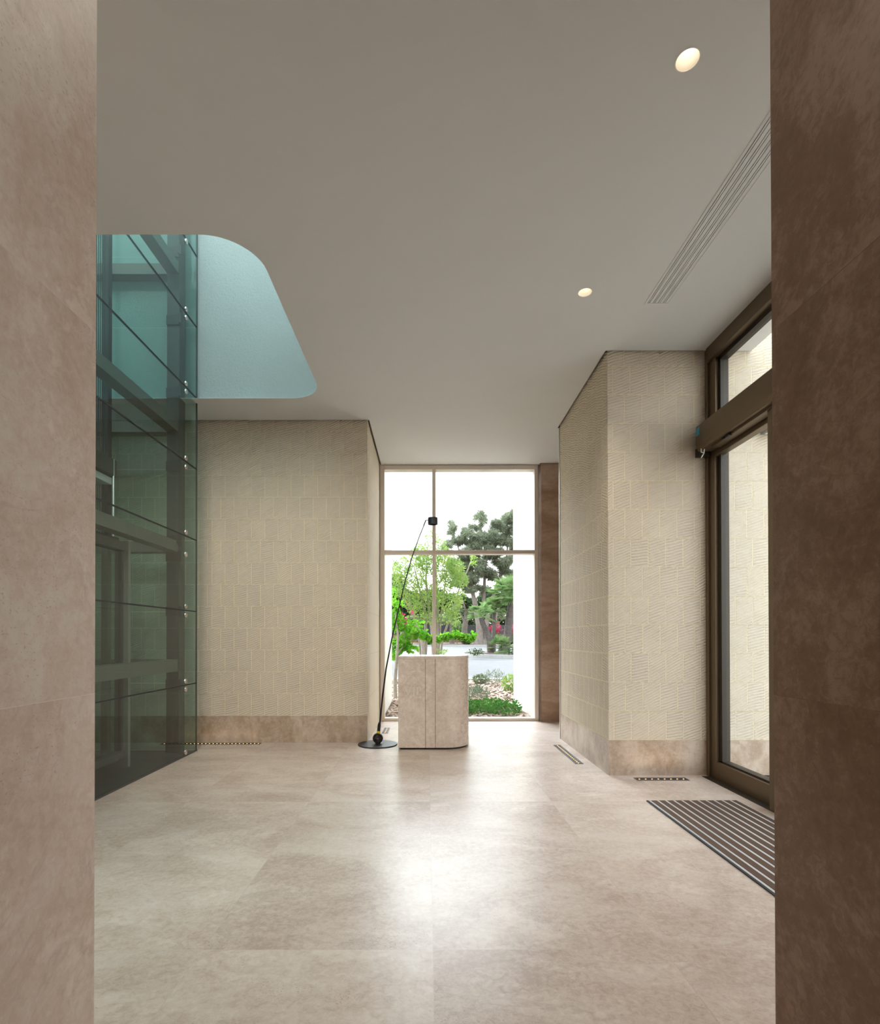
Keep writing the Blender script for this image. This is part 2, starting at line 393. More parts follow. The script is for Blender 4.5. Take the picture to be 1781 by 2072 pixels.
f = MB(); f.box(DX, DX+.07, 3.80, 4.72, 0.0, .15); f.build('bottom_rail', M['bronze'], D, bevel=.004)
f = MB(); f.box(DX, DX+.07, 3.80, 4.72, 2.86, 2.94); f.build('top_rail', M['bronze'], D, bevel=.004)
f = MB(); f.box(DX+.05, DX+.062, 3.80, 4.70, .15, 2.92); f.build('fixed_glass', M['winglass'], D)
# sliding leaves
for k, (a, b, nm) in enumerate(((2.83, 3.855, 'far'), (1.8, 2.82, 'near'))):
    L = thing('sliding_leaf', (DX-.06, (a+b)/2, 0)); L.parent = D; L.location = Vector(L.location) - Vector(D['_o'])
    f = MB(); f.box(2.47, 2.515, b-.075, b, 0.005, 2.99); f.build('stile', M['bronze'], L, bevel=.003)
    f = MB(); f.box(2.47, 2.515, a, a+.05, 0.005, 2.95); f.build('stile', M['bronze'], L, bevel=.003)
    f = MB(); f.box(2.47, 2.515, a+.05, b-.075, .005, .13); f.build('bottom_rail', M['bronze'], L, bevel=.003)
    f = MB(); f.box(2.485, 2.497, a+.05, b-.075, .13, 2.93); f.build('leaf_glass', M['winglass'], L)
f = MB(); f.box(2.53, 2.65, 1.5, 1.8, 0, H); struct(f.build('wall_door_side', M['bronze']))
f = MB(); f.box(2.47, 2.62, 1.5, 4.80, .0005, .004); f.build('threshold', M['bronze_dark'], D)

OP = thing('door_operator', (2.48, 3.3, 2.9), 'long bronze door operator box fixed above the glazed sliding doors', 'door operator')
f = MB(); f.prism([(2.408,2.955),(2.425,2.915),(2.546,2.915),(2.546,3.135),(2.408,3.135)], 1.82, 4.755, axis='y'); f.build('housing', M['bronze'], OP, bevel=.004)
f = MB(); f.box(2.46, 2.54, 1.85, 4.60, 2.895, 2.917); f.build('track', M['bronze'], OP, bevel=.003)
f = MB(); f.prism([(2.412,2.975),(2.428,2.935),(2.54,2.935),(2.54,3.13),(2.412,3.13)], 4.7555, 4.768, axis='y'); f.build('end_cap', M['bronze_dark'], OP)
f = MB(); f.box(2.4045, 2.4078, 4.69, 4.75, 3.045, 3.115); st = f.build('sticker', M['blue'], OP, smooth=False); st['label'] = 'small blue sticker'
f = MB(); f.box(2.4025, 2.4044, 4.705, 4.735, 3.065, 3.097); f.build('sticker_centre', M['white'], st)
for c in list(st.children): c.location = (0,0,0)
f = MB(); f.box(2.448, 2.47, 4.30, 4.36, 2.890, 2.914); f.box(2.452, 2.465, 4.39, 4.42, 2.896, 2.914); f.build('sensor', M['black'], OP)
f = MB(); f.tube([(2.425,4.70,2.925),(2.415,4.68,2.885),(2.43,4.66,2.87)], .005, 8); f.tube([(2.45,4.69,2.92),(2.447,4.70,2.88),(2.432,4.715,2.845)], .005, 8); wr = f.build('wire', M['white'], OP, smooth=True); wr['label'] = 'two short white wire ends'
f = MB(); f.box(2.44, 2.545, 4.765, 4.835, 2.885, 2.96); tag(f.build('bracket_block', M['bronze_dark']), 'dark bronze bracket block under the end of the door operator box', 'bracket')
f = MB(); f.box(2.62, 2.955, .8, 4.838, 3.862, 4.35); struct(f.build('trim_4', M['white']))
wl = thing('wall_light', (3.12, 4.80, 3.1), 'plain grey box light fixed on the stone wall outside the doors', 'wall light')
f = MB(); f.box(3.04, 3.21, 4.70, 4.842, 3.10, 3.42); f.build('housing', plain('grey cast aluminium', (.33,.33,.33), .5), wl, bevel=.004)
f = MB(); f.box(3.06, 3.19, 4.72, 4.82, 3.094, 3.10); f.build('lens', M['cup'], wl)

# ------------------------------------------------------------------ entrance mat
mt = thing('entrance_mat', (2.014, 3.1, 0), 'brown ribbed entrance mat with aluminium strips in front of the glazed doors', 'entrance mat')
f = MB(); a, b, c, d = 1.672, 2.358, 1.75, 4.078
f.box(a, a+.013, c, d, .0005, .007); f.box(b-.012, b, c, d, .0005, .007); f.box(a+.013, b-.012, d-.004, d, .0005, .006); f.box(a+.013, b-.012, c, c+.01, .0005, .007)
f.build('mat_edge', M['rubber'], mt)
f = MB(); f.box(a+.013, b-.012, c+.01, d-.004, .0005, .004); f.build('mat_base', M['rubber'], mt)
for k in range(11):
    x = 1.690 + k*.0617
    f = MB(); f.box(x, x+.0055, c+.01, d-.004, .004, .0066); f.box(x+.0085, x+.0135, c+.01, d-.004, .004, .0066)
    f.build('aluminium_strip', M['alu'], mt)
    f = MB(); f.box(x+.0165, min(x+.0587, b-.0125), c+.01, d-.004, .004, .0074); f.build('carpet_strip', M['mat_carpet'], mt)

# ------------------------------------------------------------------ floor grazing lights
def light(name, typ, loc, rot=(0,0,0), **kw):
    l = bpy.data.lights.new(name, typ); o = bpy.data.objects.new(name, l); COL.objects.link(o); o.location = loc; o.rotation_euler = rot
    for k, v in kw.items(): setattr(l, k, v)
    return o
def floor_light(x0, x1, y0, y1, n, label, power=.05):
    cx, cy = (x0+x1)/2, (y0+y1)/2
    t = thing('floor_light', (cx, cy, 0), label, 'floor light', 'recessed linear floor lights')
    b = .006
    f = MB(); f.box(x0, x1, y0, y0+b, .0005, .004); f.box(x0, x1, y1-b, y1, .0005, .004); f.box(x0, x0+b, y0+b, y1-b, .0005, .004); f.box(x1-b, x1, y0+b, y1-b, .0005, .004)
    f.build('frame', M['rim'], t)
    f = MB(); f.box(x0+b, x1-b, y0+b, y1-b, .0005, .0018); f.build('trough', M['black'], t)
    lx = (x1-x0) > (y1-y0)
    proto = None
    for k in range(n):
        s = (k+.5)/n
        p = (x0+b+(x1-x0-2*b)*s, cy, .002) if lx else (cx, y0+b+(y1-y0-2*b)*s, .002)
        if proto is None:
            g = MB(); g.lathe([(.0001, .0026), (.0045, .0024), (.0065, .0014), (.007, 0)], p, 10); proto = g.build('led', M['led'], t, loc=p)
        else:
            q = proto.copy(); COL.objects.link(q); q.parent = t; q.location = Vector(p) - Vector(t['_o'])
    for q in (.1, .26, .42, .58, .74, .9):
        p = (x0+(x1-x0)*q, cy, .03) if lx else (cx, y0+(y1-y0)*q, .03)
        light('floor_led_glow', 'SPOT', p, (PI, 0, 0), energy=power, spot_size=math.radians(165), spot_blend=1.0, shadow_soft_size=.01, color=(1.0,.68,.36))
    return t
floor_light(-3.145, -1.976, 6.268, 6.348, 26, 'long slim recessed floor light at the foot of the left stone wall')
floor_light(1.460, 1.545, 5.277, 6.199, 16, 'recessed floor light with silver rim running along the right stone return towards the window')
floor_light(1.835, 2.292, 4.66, 4.750, 8, 'short recessed floor light in front of the stone wall beside the glazed doors', .1)
t = floor_light(-.600, -.520, 6.981, 7.402, 6, 'small recessed floor light behind the black lamp near the window')

# ------------------------------------------------------------------ ceiling fittings
for i, (x, y) in enumerate(DL):
    t = thing('downlight', (x, y, H), ('large round recessed downlight near the top of the picture, left of the slot diffuser' if i == 0 else 'smaller looking round recessed downlight further back in the ceiling, nearer the window'), 'ceiling light', 'round recessed downlights')
    f = MB(); f.lathe([(.051, .001), (.0535, -.0012), (.0495, -.0012), (.0485, .006)], (x, y, H), 40); f.build('trim_ring', M['cup'], t, smooth=True)
    f = MB(); f.open = True; f.lathe([(.049, .004), (.046, .05), (.038, .09), (.030, .10)], (x, y, H), 40); f.build('reflector', M['cup'], t, smooth=True)
    f = MB(); f.lathe([(.0001, .094), (.029, .096), (.030, .102), (.0001, .104)], (x, y, H), 32); f.build('lamp', M['lamp'], t)
t = thing('slot_diffuser', (1.8, 2.9, H), 'long white linear slot air diffuser set in the ceiling above the doors', 'air diffuser')
f = MB(); f.box(1.700, 1.717, 1.6, 4.150, H-.003, H+.001); f.box(1.879, 1.890, 1.6, 4.150, H-.003, H+.001); f.box(1.717, 1.879, 4.134, 4.150, H-.003, H+.001); f.build('flange', M['ceiling'], t)
f = MB(); f.box(1.716, 1.880, 1.6, 4.136, H+.05, H+.06); f.box(1.710,1.716,1.6,4.136,H+.013,H+.06); f.box(1.880,1.886,1.6,4.136,H+.013,H+.06); f.box(1.716,1.88,4.136,4.14,H+.013,H+.06); f.build('plenum', M['darkvoid'], t)
for k in range(4):
    x = 1.7245 + k*.0395
    f = MB(); f.prism([(x, H-.001), (x+.0075, H-.001), (x+.0075, H+.02), (x, H+.02)], 1.6, 4.134, axis='y'); f.build('slot_rib', M['ceiling'], t)
    f = MB(); f.prism([(x+.013, H-.001), (x+.034 if k < 3 else x+.036, H-.001), (x+.034 if k < 3 else x+.036, H+.02), (x+.013, H+.02)], 1.6, 4.134, axis='y'); f.build('blade', M['ceiling'], t)

# ------------------------------------------------------------------ lectern
L = thing('lectern', (.07, 6.2, 0), 'pale travertine reception lectern with rounded right corner standing in front of the window', 'lectern')
def lect(inset=0.0, slots=False):
    x0, x1, yf, yb, r = -.329+inset, .480-inset, 5.955+inset, 6.52-inset, .285-inset
    pts = [(x0, yf)]
    if slots:
        for s in (-.024, .086):
            pts += [(s-.0035, yf), (s-.0035, yf+.012), (s+.0035, yf+.012), (s+.0035, yf)]
    for k in range(25):
        t = -PI/2 + PI/2*k/24; pts.append((x1-r+r*math.cos(t), yf+r+r*math.sin(t)))
    pts += [(x1, yb-.05), (x1-.015, yb-.015), (x1-.05, yb), (x0, yb)]
    return pts
f = MB(); f.prism(lect(0, True), .022, 1.012); f.build('body', M['lectern'], L, bevel=.0012)
f = MB(); f.prism(lect(.0), 1.0125, 1.046); tp = f.build('top', M['lectern'], L, bevel=.003)
f = MB(); f.prism(lect(.022), 0, .022); f.build('plinth', M['black'], L)
# engraved letters V I P on the front
f = MB(); yf = 5.9535; ye = 5.9552
def poly(pts): f.prism([(x, z) for x, z in pts], yf, ye, axis='y')
zb, zt = .610, .700
bx = -.258
poly([(bx+.000, zt), (bx+.024, zt), (bx+.024, zt-.004), (bx, zt-.004)])
poly([(bx+.005, zt-.004), (bx+.018, zt-.004), (bx+.045, zb+.004), (bx+.036, zb)])
poly([(bx+.036, zb), (bx+.045, zb+.004), (bx+.066, zt-.004), (bx+.061, zt-.004)])
poly([(bx+.054, zt), (bx+.074, zt), (bx+.074, zt-.004), (bx+.054, zt-.004)])
ix = bx+.092
poly([(ix, zt), (ix+.026, zt), (ix+.026, zt-.004), (ix, zt-.004)]); poly([(ix+.007, zt-.004), (ix+.019, zt-.004), (ix+.019, zb+.004), (ix+.007, zb+.004)])
poly([(ix, zb+.004), (ix+.026, zb+.004), (ix+.026, zb), (ix, zb)])
px_ = bx+.132
poly([(px_, zt), (px_+.02, zt), (px_+.02, zt-.004), (px_, zt-.004)]); poly([(px_+.006, zt-.004), (px_+.018, zt-.004), (px_+.018, zb+.004), (px_+.006, zb+.004)])
poly([(px_, zb+.004), (px_+.026, zb+.004), (px_+.026, zb), (px_, zb)])
for k in range(12):
    a0, a1 = PI/2 - PI*k/12, PI/2 - PI*(k+1)/12; cz, cx = zt-.024, px_+.022
    def q(a, rx, rz): return (cx+rx*math.cos(a), cz+rz*math.sin(a))
    poly([q(a0, .034, .024), q(a1, .034, .024), q(a1, .022, .020), q(a0, .022, .020)])
lt = f.build('lettering', plain('polished letter infill', (.66,.62,.57), .25), L); lt['label'] = 'pale engraved letters VIP'

# ------------------------------------------------------------------ black floor lamp
LY = 6.24
P = thing('floor_lamp', (-.586, LY, 0), 'black floor lamp with round base and long thin leaning rod beside the lectern', 'floor lamp')
f = MB(); f.lathe([(.0001, 0), (.226, 0), (.230, .004), (.230, .010), (.226, .014), (.0001, .016)], (-.586, LY, 0), 64); f.build('base', M['black'], P, smooth=True)
f = MB(); f.lathe([(.0001,.0), (.030,.0), (.030, .012), (.0001, .012)], (-.582, LY, .014), 24)
f.prism([(-.612,.024),(-.552,.024),(-.545,.036),(-.619,.036)], LY-.02, LY+.02, axis='y'); f.build('foot', M['black'], P, smooth=False)
f = MB(); prof = []
cz = .078
f.lathe([(.046, -.022), (.058, -.022), (.060, -.018), (.060, .018), (.058, .022), (.046, .022), (.044, 0), (.046, -.022)], (-.582, LY, cz), 48, axis='y'); f.build('ring', M['black'], P, smooth=True)
f = MB(); f.lathe([(.0001, -.020), (.03, -.016), (.0465, -.010), (.0465, .010), (.03, .016), (.0001, .020)], (-.580, LY, cz), 40, axis='y'); f.build('disc', M['smoke'], P, smooth=True)
f = MB(); f.box(-.623, -.541, LY-.026, LY-.008, cz-.012, cz+.002); f.build('clamp_bar', M['black'], P)
f = MB(); f.lathe([(.0001, -.03), (.004, -.03), (.004, -.02)], (-.580, LY, cz-.004), 12, axis='y'); f.build('screw', M['chrome'], P)
rod = [(-.569,.140),(-.562,.225),(-.528,.562),(-.487,.882),(-.419,1.238),(-.346,1.556),(-.268,1.892),(-.183,2.193),(-.098,2.430),(-.022,2.618)]
rad = [.013,.0105,.010,.0088,.0078,.0070,.0066,.0063,.0060,.0060]
f = MB(); f.tube([(x, LY, z) for x, z in rod], rad, 14); f.build('rod', M['black'], P, smooth=True)
f = MB(); f.tube([(-.577,LY,.126),(-.566,LY,.235),(-.562,LY,.262)], [.0195,.0185,.012], 20); f.build('sleeve', M['black'], P, smooth=True)
f = MB(); f.tube([(-.5765,LY,.131),(-.5735,LY,.162)], [.0205,.0203], 20); sk = f.build('sticker', M['yellow'], P, smooth=True); sk['label'] = 'yellow sticker'
f = MB(); f.box(-.588, -.569, LY-.0218, LY-.0205, .145, .149); q = f.build('sticker_print', M['ink'], sk)
f = MB(); f.tube([(-.045,LY,2.562),(-.018,LY,2.632)], .0075, 12); f.tube([(-.020,LY,2.631),(.012,LY,2.631)], .0055, 12); f.build('elbow', M['black'], P, smooth=True)
f = MB(); f.lathe([(.050, .076), (.0575, .078), (.058, .076), (.058, 0), (.050, 0), (.050, .02), (.0001, .022)], (.064, LY, 2.582), 40); f.build('lamp_head', plain('blue black lamp head', (.02,.03,.05), .4), P, smooth=True)

# ------------------------------------------------------------------ glass lift shaft
T = thing('lift_shaft', (-3.5, 4.6, 0), 'tall glass lift shaft of green tinted panels with steel frame on the left', 'lift shaft')
GX, GY = -2.560, 5.909
zj = [.012] + [.753 + .7905*k for k in range(8)]
for k in range(len(zj)-1):
    z0, z1 = zj[k]+.005, zj[k+1]-.005
    if z1 > 6.15: z1 = 6.15
    f = MB(); f.box(GX-.012, GX, 3.35, GY, z0, z1); f.build('glass_panel', M['liftglass'], T)
    f = MB(); f.box(-4.75, GX-.014, GY-.012, GY, z0, z1); f.build('glass_panel', M['liftglass'], T)
    if k:
        f = MB(); f.box(GX-.013, GX+.0005, 3.35, GY, z0-.010, z0+.002); f.build('joint_seal', M['rubber'], T)
f = MB(); f.box(GX-.013, GX+.001, GY-.012, GY+.0015, .01, 6.15); f.build('corner_seal', plain('dark green glass edge', (.02,.045,.04), .3), T)
f = MB(); f.box(GX-.02, GX+.004, 3.35, GY+.004, .0005, .017); f.build('base_channel', M['steel'], T)
for (a, b) in ((GY-.159, GY-.019), (3.36, 3.5)):
    f = MB(); f.box(-2.822, -2.686, a, b, .0, 6.15); f.build('column', M['steel'], T, bevel=.004)
for z0, z1 in ((.893, 1.022), (2.182, 2.300), (3.485, 3.605), (5.205, 5.325)):
    f = MB(); f.box(-2.82, -2.695, 3.5, GY-.16, z0, z1); f.build('beam', M['steel_beam'], T, bevel=.003)
    f = MB(); f.box(-4.6, -2.83, GY-.155, GY-.03, z0, z1); f.build('beam', M['steel_beam'], T, bevel=.003)
# point fixings: a pair of discs at every joint with a bracket on the column
zb_ = [5.463, 4.739, 4.650, 3.948, 3.864, 3.157, 3.062, 2.371, 2.136, 1.587, 1.493, .797, .709, .045]
for z in zb_:
    f = MB(); f.lathe([(.0001, .012), (.024, .012), (.027, .008), (.027, .0), (.0001, .0)], (GX, 5.625, z), 24, axis='x')
    b = f.build('point_fixing', M['chrome'], T, smooth=True)
    f = MB(); f.tube([(GX-.013,5.625,z),(GX-.018,5.625,z),(GX-.020,5.625,z),(-2.66,5.69,z)], [.018,.018,.009,.009], 16); f.build('stud', M['chrome'], b, smooth=True)
    b.children[0].location = (0,0,0)
for z in (5.43, 4.695, 3.906, 3.11, 2.30, 2.13, 1.54, .753, .07):
    f = MB(); f.prism([(-2.686, z+.035), (-2.64, z+.06), (-2.64, z-.06), (-2.686, z-.035)], 5.69, 5.702, axis='y')
    f.prism([(-2.822, z-.05), (-2.686, z-.05), (-2.686, z+.07), (-2.822, z+.05)], 5.735, 5.7495, axis='y')
    f.build('bracket', M['steel_dark'], T)
# guide rail in the shaft
f = MB(); f.box(-3.178, -3.115, 5.18, 5.24, .02, 6.15); f.build('guide_rail', M['steel_dark'], T)
f = MB(); f.box(-3.62, -3.58, 5.6, 5.64, .02, 6.15); f.build('guide_rail', M['steel_dark'], T)
f = MB(); f.box(-4.75, GX-.022, 3.35, GY-.015, .0005, .012); f.build('shaft_floor', M['shaftfloor'], T)
for k in range(5):
    x = -3.150 + k*.0185
    f = MB(); f.tube([(x, 5.05, 2.25), (x, 5.05, 6.15)], .0042, 8)
    tag(f.build('lift_cable', M['steel_dark'], smooth=True), 'one of five thin dark suspension cables hanging side by side inside the glass lift shaft', 'cable', 'suspension cables in the lift shaft')
# lift car with glazed frame
C = thing('lift_car', (-3.4, 4.3, .05), 'green glazed lift car with dark steel frame standing at floor level inside the shaft', 'lift car')
f = MB(); f.box(-2.90, -2.835, 4.93, 5.0, .15, 2.14); f.build('post', M['steel'], C)
f = MB(); f.box(-2.835, -2.79, 4.96, 5.0, .05, 2.16); po = f.build('post', plain('brushed steel', (.32,.31,.29), .4, .6), C); po['label'] = 'pale brushed steel post'
f = MB(); f.box(-2.90, -2.80, 3.5, 4.93, 2.06, 2.14); f.build('top_rail', M['steel'], C)
f = MB(); f.box(-2.90, -2.80, 3.5, 4.93, .15, .21); f.build('bottom_rail', M['steel'], C)
f = MB(); f.box(-2.86, -2.85, 3.5, 4.93, .21, 2.06); f.build('car_glass', M['liftglass'], C)
f = MB(); f.box(-4.5, -2.9, 3.5, 5.0, .10, .15); f.build('car_floor', M['steel_dark'], C)
f = MB(); f.box(-4.5, -2.9, 3.5, 5.0, 2.14, 2.19); f.build('car_roof', M['steel_dark'], C)
f = MB(); f.box(-3.34, -3.29, 4.93, 4.99, .15, 2.14); f.build('post', M['steel_dark'], C)
f = MB(); f.box(-3.30, -2.9, 4.97, 4.98, .15, 2.14); f.build('car_glass', M['liftglass'], C)
B = thing('lift_motor_box', (-3.0, 4.8, 2.7), 'grey lift door motor box above the lift car, with a bright vertical rod', 'motor box')
f = MB(); f.box(-3.20, -2.92, 4.55, 5.0, 2.76, 2.92); f.build('housing', M['steel'], B, bevel=.006)
f = MB(); f.box(-3.20, -2.96, 4.60, 4.98, 2.69, 2.752); f.build('lower_panel', M['alu'], B)
f = MB(); f.tube([(-2.925, 4.95, 2.92), (-2.925, 4.95, 2.20)], .007, 8); f.build('rod', M['alu'], B, smooth=True)

# ------------------------------------------------------------------ outdoors
def gz(y): return .015*max(0, y-10) - .02
def X(px, y): return (px-865.2)/1077*y
def Z(py, y): return 1.25 + (1283.6-py)/1077*y + .0067*y
GN = {}
def groundmat(name, c1, c2, scale, rough=.95, bd=.02, bs=.5):
    m = NT(name); g = m.n('NewGeometry'); p = g.outputs['Position']
    n = m.noise(p, scale, 6, .7); n2 = m.noise(p, scale*.12, 4, .6)
    c = m.mix(m.maprange(m.math('ADD', m.math('MULTIPLY', n, .6), m.math('MULTIPLY', n2, .4)), .35, .65), c1, c2)
    return m.bsdf(c, rough, bump=n, bstr=bs, bdist=bd, spec=.2)
M['mulch'] = groundmat('bark mulch', (.07,.045,.032), (.18,.13,.10), 28)
M['asphalt'] = groundmat('pale asphalt', (.085,.082,.080), (.11,.106,.103), 12, bd=.004)
M['concrete'] = groundmat('concrete kerb', (.30,.295,.285), (.38,.375,.36), 8, bd=.003)
M['paving'] = groundmat('light paving', (.27,.25,.22), (.33,.31,.275), 6, bd=.003)
def ground(name, x0, x1, ys, mat, dz=0.0, th=.1):
    f = MB(); n = len(ys)
    vs = []
    for y in ys:
        for x in (x0, x1): vs.append((x, y, gz(y)+dz)); 
    for y in ys:
        for x in (x0, x1): vs.append((x, y, gz(y)+dz-th))
    fs = [(2*i, 2*i+1, 2*i+3, 2*i+2) for i in range(n-1)] + [(2*n+2*i, 2*n+2*i+2, 2*n+2*i+3, 2*n+2*i+1) for i in range(n-1)]
    fs += [(2*i, 2*i+2, 2*n+2*i+2, 2*n+2*i) for i in range(n-1)] + [(2*i+1, 2*n+2*i+1, 2*n+2*i+3, 2*i+3) for i in range(n-1)]
    fs += [(0, 2*n, 2*n+1, 1), (2*n-2, 2*n-1, 4*n-1, 4*n-2)]
    f.add(vs, fs); return struct(f.build(name, mat))
ground('ground_mulch', -12, 16, [8.3, 10, 15.0], M['mulch'])
ground('ground_road', -60, 90, [15.0, 46], M['asphalt'], .0, .2)
ground('ground_verge', -60, 90, [46, 90], M['mulch'], .02)
f = MB(); f.box(2.75, 60, -30, 8.3, -.25, -.02); f.box(-60, -5.2, -30, 8.3, -.25, -.02); struct(f.build('ground_paving', M['paving']))
f = MB(); f.box(1.66, 7.5, 5.1, 8.3, -.3, -.25); struct(f.build('ground_under', M['paving']))
# kerbs
f = MB(); f.prism([(-20, gz(15)-.05), (20, gz(15)-.05), (20, gz(15)+.05), (-20, gz(15)+.05)], 14.9, 15.2, axis='y'); tag(f.build('near_kerb', M['concrete']), 'pale concrete kerb between the bark mulch bed and the road', 'kerb')
f = MB(); f.prism([(-50, gz(46)-.05), (70, gz(46)-.05), (70, gz(46)+.13), (-50, gz(46)+.13)], 45.7, 46.1, axis='y'); tag(f.build('far_kerb', M['concrete']), 'white kerb along the far side of the road', 'kerb')
# planted island in the road
def island_pts(o):
    pts = []
    for k in range(40):
        t = 2*PI*k/40; pts.append((8.4+(6.4+o)*math.cos(t), 29.0+(3.6+o)*math.sin(t)))
    return pts
I = thing('traffic_island', (8.4, 29, gz(29)), 'kidney shaped planted island with white kerb in the road', 'traffic island')
f = MB(); f.prism(island_pts(.28), gz(25)-.1, gz(29)+.15); f.build('kerb', M['concrete'], I)
f = MB(); f.prism(island_pts(0), gz(29), gz(29)+.19); f.build('soil', groundmat('dark island mulch', (.045,.03,.025), (.10,.075,.06), 14), I)
# facade fins
f = MB(); f.box(-1.0, -.71, 8.3, 10.6, -.1, 7); struct(f.build('wall_fin_left', M['cream']))
f = MB(); f.box(1.668, 1.95, 8.15, 10.33, -.1, 7); struct(f.build('wall_fin_right', M['cream']))
f = MB(); f.box(-5.2, -1.0, 8.2, 8.4, 0, 6.5); f.box(1.95, 2.9, 8.15, 8.4, 0, 6.5); f.box(-1.0, 1.95, 8.14, 8.4, 3.87, 6.5); struct(f.build('wall_facade', M['cream']))

def leaves(n, blobs, size, elong=.5, seed=1, droop=0.0, fold=.25):
    rnd = random.Random(seed); f = MB(); f.open = True
    tot = sum(b[3] if len(b) > 3 else 1 for b in blobs)
    for b in blobs:
        c, r = b[0], b[1]; wgt = b[2] if len(b) > 2 else 1
        m = int(n*wgt)
        for _ in range(m):
            while True:
                p = Vector((rnd.uniform(-1,1), rnd.uniform(-1,1), rnd.uniform(-1,1)))
                if p.length <= 1: break
            if p.length > 1e-3 and rnd.random() < .6: p = p.normalized() * (p.length ** .4)
            pos = Vector(c) + Vector((p.x*r[0], p.y*r[1], p.z*r[2]))
            d = Vector((rnd.gauss(0,1), rnd.gauss(0,1), rnd.gauss(0,.8)-droop)).normalized()
            s = d.cross(Vector((rnd.gauss(0,1), rnd.gauss(0,1), rnd.gauss(0,1)))).normalized()
            nn = d.cross(s)
            L_ = size*rnd.uniform(.6, 1.25); w_ = L_*elong
            f.add([pos, pos+d*L_*.45+s*w_*.5+nn*w_*fold, pos+d*L_, pos+d*L_*.45-s*w_*.5+nn*w_*fold], [(0,1,2),(0,2,3)])
    return f
def branchy(trunks, n=8):
    f = MB()
    for pts, r0, r1 in trunks:
        m = len(pts); f.tube(pts, [r0+(r1-r0)*i/(m-1) for i in range(m)], n)
    return f
G = {}
G['bright'] = leafmat('bright leaves', (.08,.30,.015), (.22,.46,.05), .45)
G['light'] = leafmat('light tree leaves', (.15,.28,.06), (.36,.44,.14), .4)
G['casu'] = leafmat('grey green needles', (.15,.185,.125), (.29,.32,.21), .25)
G['dark'] = leafmat('dark foliage', (.035,.065,.03), (.075,.12,.05), .2)
G['olive'] = leafmat('olive foliage', (.13,.165,.09), (.22,.25,.15), .3)
G['cover'] = leafmat('ground cover leaves', (.03,.15,.02), (.10,.26,.045), .3)
G['palm'] = leafmat('palm leaves', (.13,.24,.08), (.28,.38,.16), .3)
G['grey'] = leafmat('silver shrub leaves', (0.135,0.176,0.115), (0.243,0.270,0.203), .3)
G['pink'] = leafmat('pink flowers', (0.567,0.041,0.135), (0.600,0.121,0.230), .3)
M['bark'] = groundmat('grey bark', (.13,.11,.095), (.25,.22,.19), 9)
M['barkpale'] = groundmat('pale bark', (.17,.145,.12), (.28,.245,.21), 14)
M['palmbark'] = groundmat('palm bark', (.05,.043,.04), (.14,.12,.11), 11, bs=1.0)

# ground cover by the window
k = 0
for (x, y, r) in ((.45,8.75,.30),(.85,8.85,.30),(1.25,8.75,.28),(.65,9.25,.32),(1.12,9.32,.30),(.15,9.1,.3),(1.42,9.1,.2)):
    m = (r/.3)**2
    t = thing('ground_cover_plant', (x, y, -.02), 'low clump of bright green ground cover leaves just outside the window', 'plant', 'green ground cover clumps outside the window')
    leaves(560*m, [((x, y, .07), (r, r, .13))], .045, .75, seed=40+k).build('foliage', G['cover'], t)
    f = MB()
    for a in range(6): f.tube([(x, y, -.02), (x+.1*math.cos(a), y+.1*math.sin(a), .08)], [.006,.003], 5)
    f.build('stem', M['bark'], t); k += 1
# bark chips
rnd = random.Random(5); f = MB()
for _ in range(5200):
    y = 8.45 + (14.8-8.45)*rnd.random(); x = rnd.uniform(-.66, 1.6) if y < 10.75 else rnd.uniform(-1.3, 2.5)
    a, l, wd = rnd.uniform(0, PI), rnd.uniform(.02,.06), rnd.uniform(.012,.025); tl = rnd.uniform(-.02,.03)
    c, s_ = math.cos(a), math.sin(a); z = gz(y)+.006
    pts = [(-l,-wd,0),(l,-wd,tl),(l,wd,tl+.01),(-l,wd,.01)]
    vs = [(x+c*u-s_*v, y+s_*u+c*v, z+q) for u, v, q in pts] + [(x+c*u-s_*v, y+s_*u+c*v, z+q+.008) for u, v, q in pts]
    f.add(vs, [(0,3,2,1),(4,5,6,7),(0,1,5,4),(1,2,6,5),(2,3,7,6),(3,0,4,7)])
f.open = True
tag(f.build('bark_chips', groundmat('pale bark chips', (.16,.10,.075), (.50,.39,.31), 17)), 'pale brown bark chips covering the planting bed outside', 'bark chips', kind='stuff')
# small shrubs in the mulch bed
for i, (px, y, r, h, g, lab) in enumerate((
    (973, 13.8, .22, .26, 'olive', 'small green shrub at the road edge of the mulch bed, nearest the lectern'),
    (1000, 13.6, .30, .40, 'grey', 'feathery silver green shrub in the middle of the mulch bed'),
    (1037, 12.2, .26, .42, 'light', 'leafy yellow green shrub beside the right facade fin'),
    (962, 10.9, .30, .28, 'grey', 'low wispy grey green plant in front of the mulch, right of the lectern'),
    (966, 11.8, .10, .16, 'dark', 'tiny dark green plant in the mulch right of the lectern'))):
    x = X(px, y); t = thing('garden_shrub', (x, y, gz(y)), lab, 'shrub', 'small shrubs in the mulch bed')
    leaves(330 if r > .15 else 120, [((x, y, gz(y)+h*.45), (r, r*.8, h*.5))], .10 if g == 'grey' else .075, .18 if g == 'grey' else .5, seed=60+i, droop=-.7).build('foliage', G[g], t)
    f = MB()
    for a in range(5): f.tube([(x, y, gz(y)-.02), (x+r*.6*math.cos(a*1.3), y+r*.6*math.sin(a*1.3), gz(y)+h*.6)], [.006,.002], 5)
    f.build('stem', M['bark'], t)
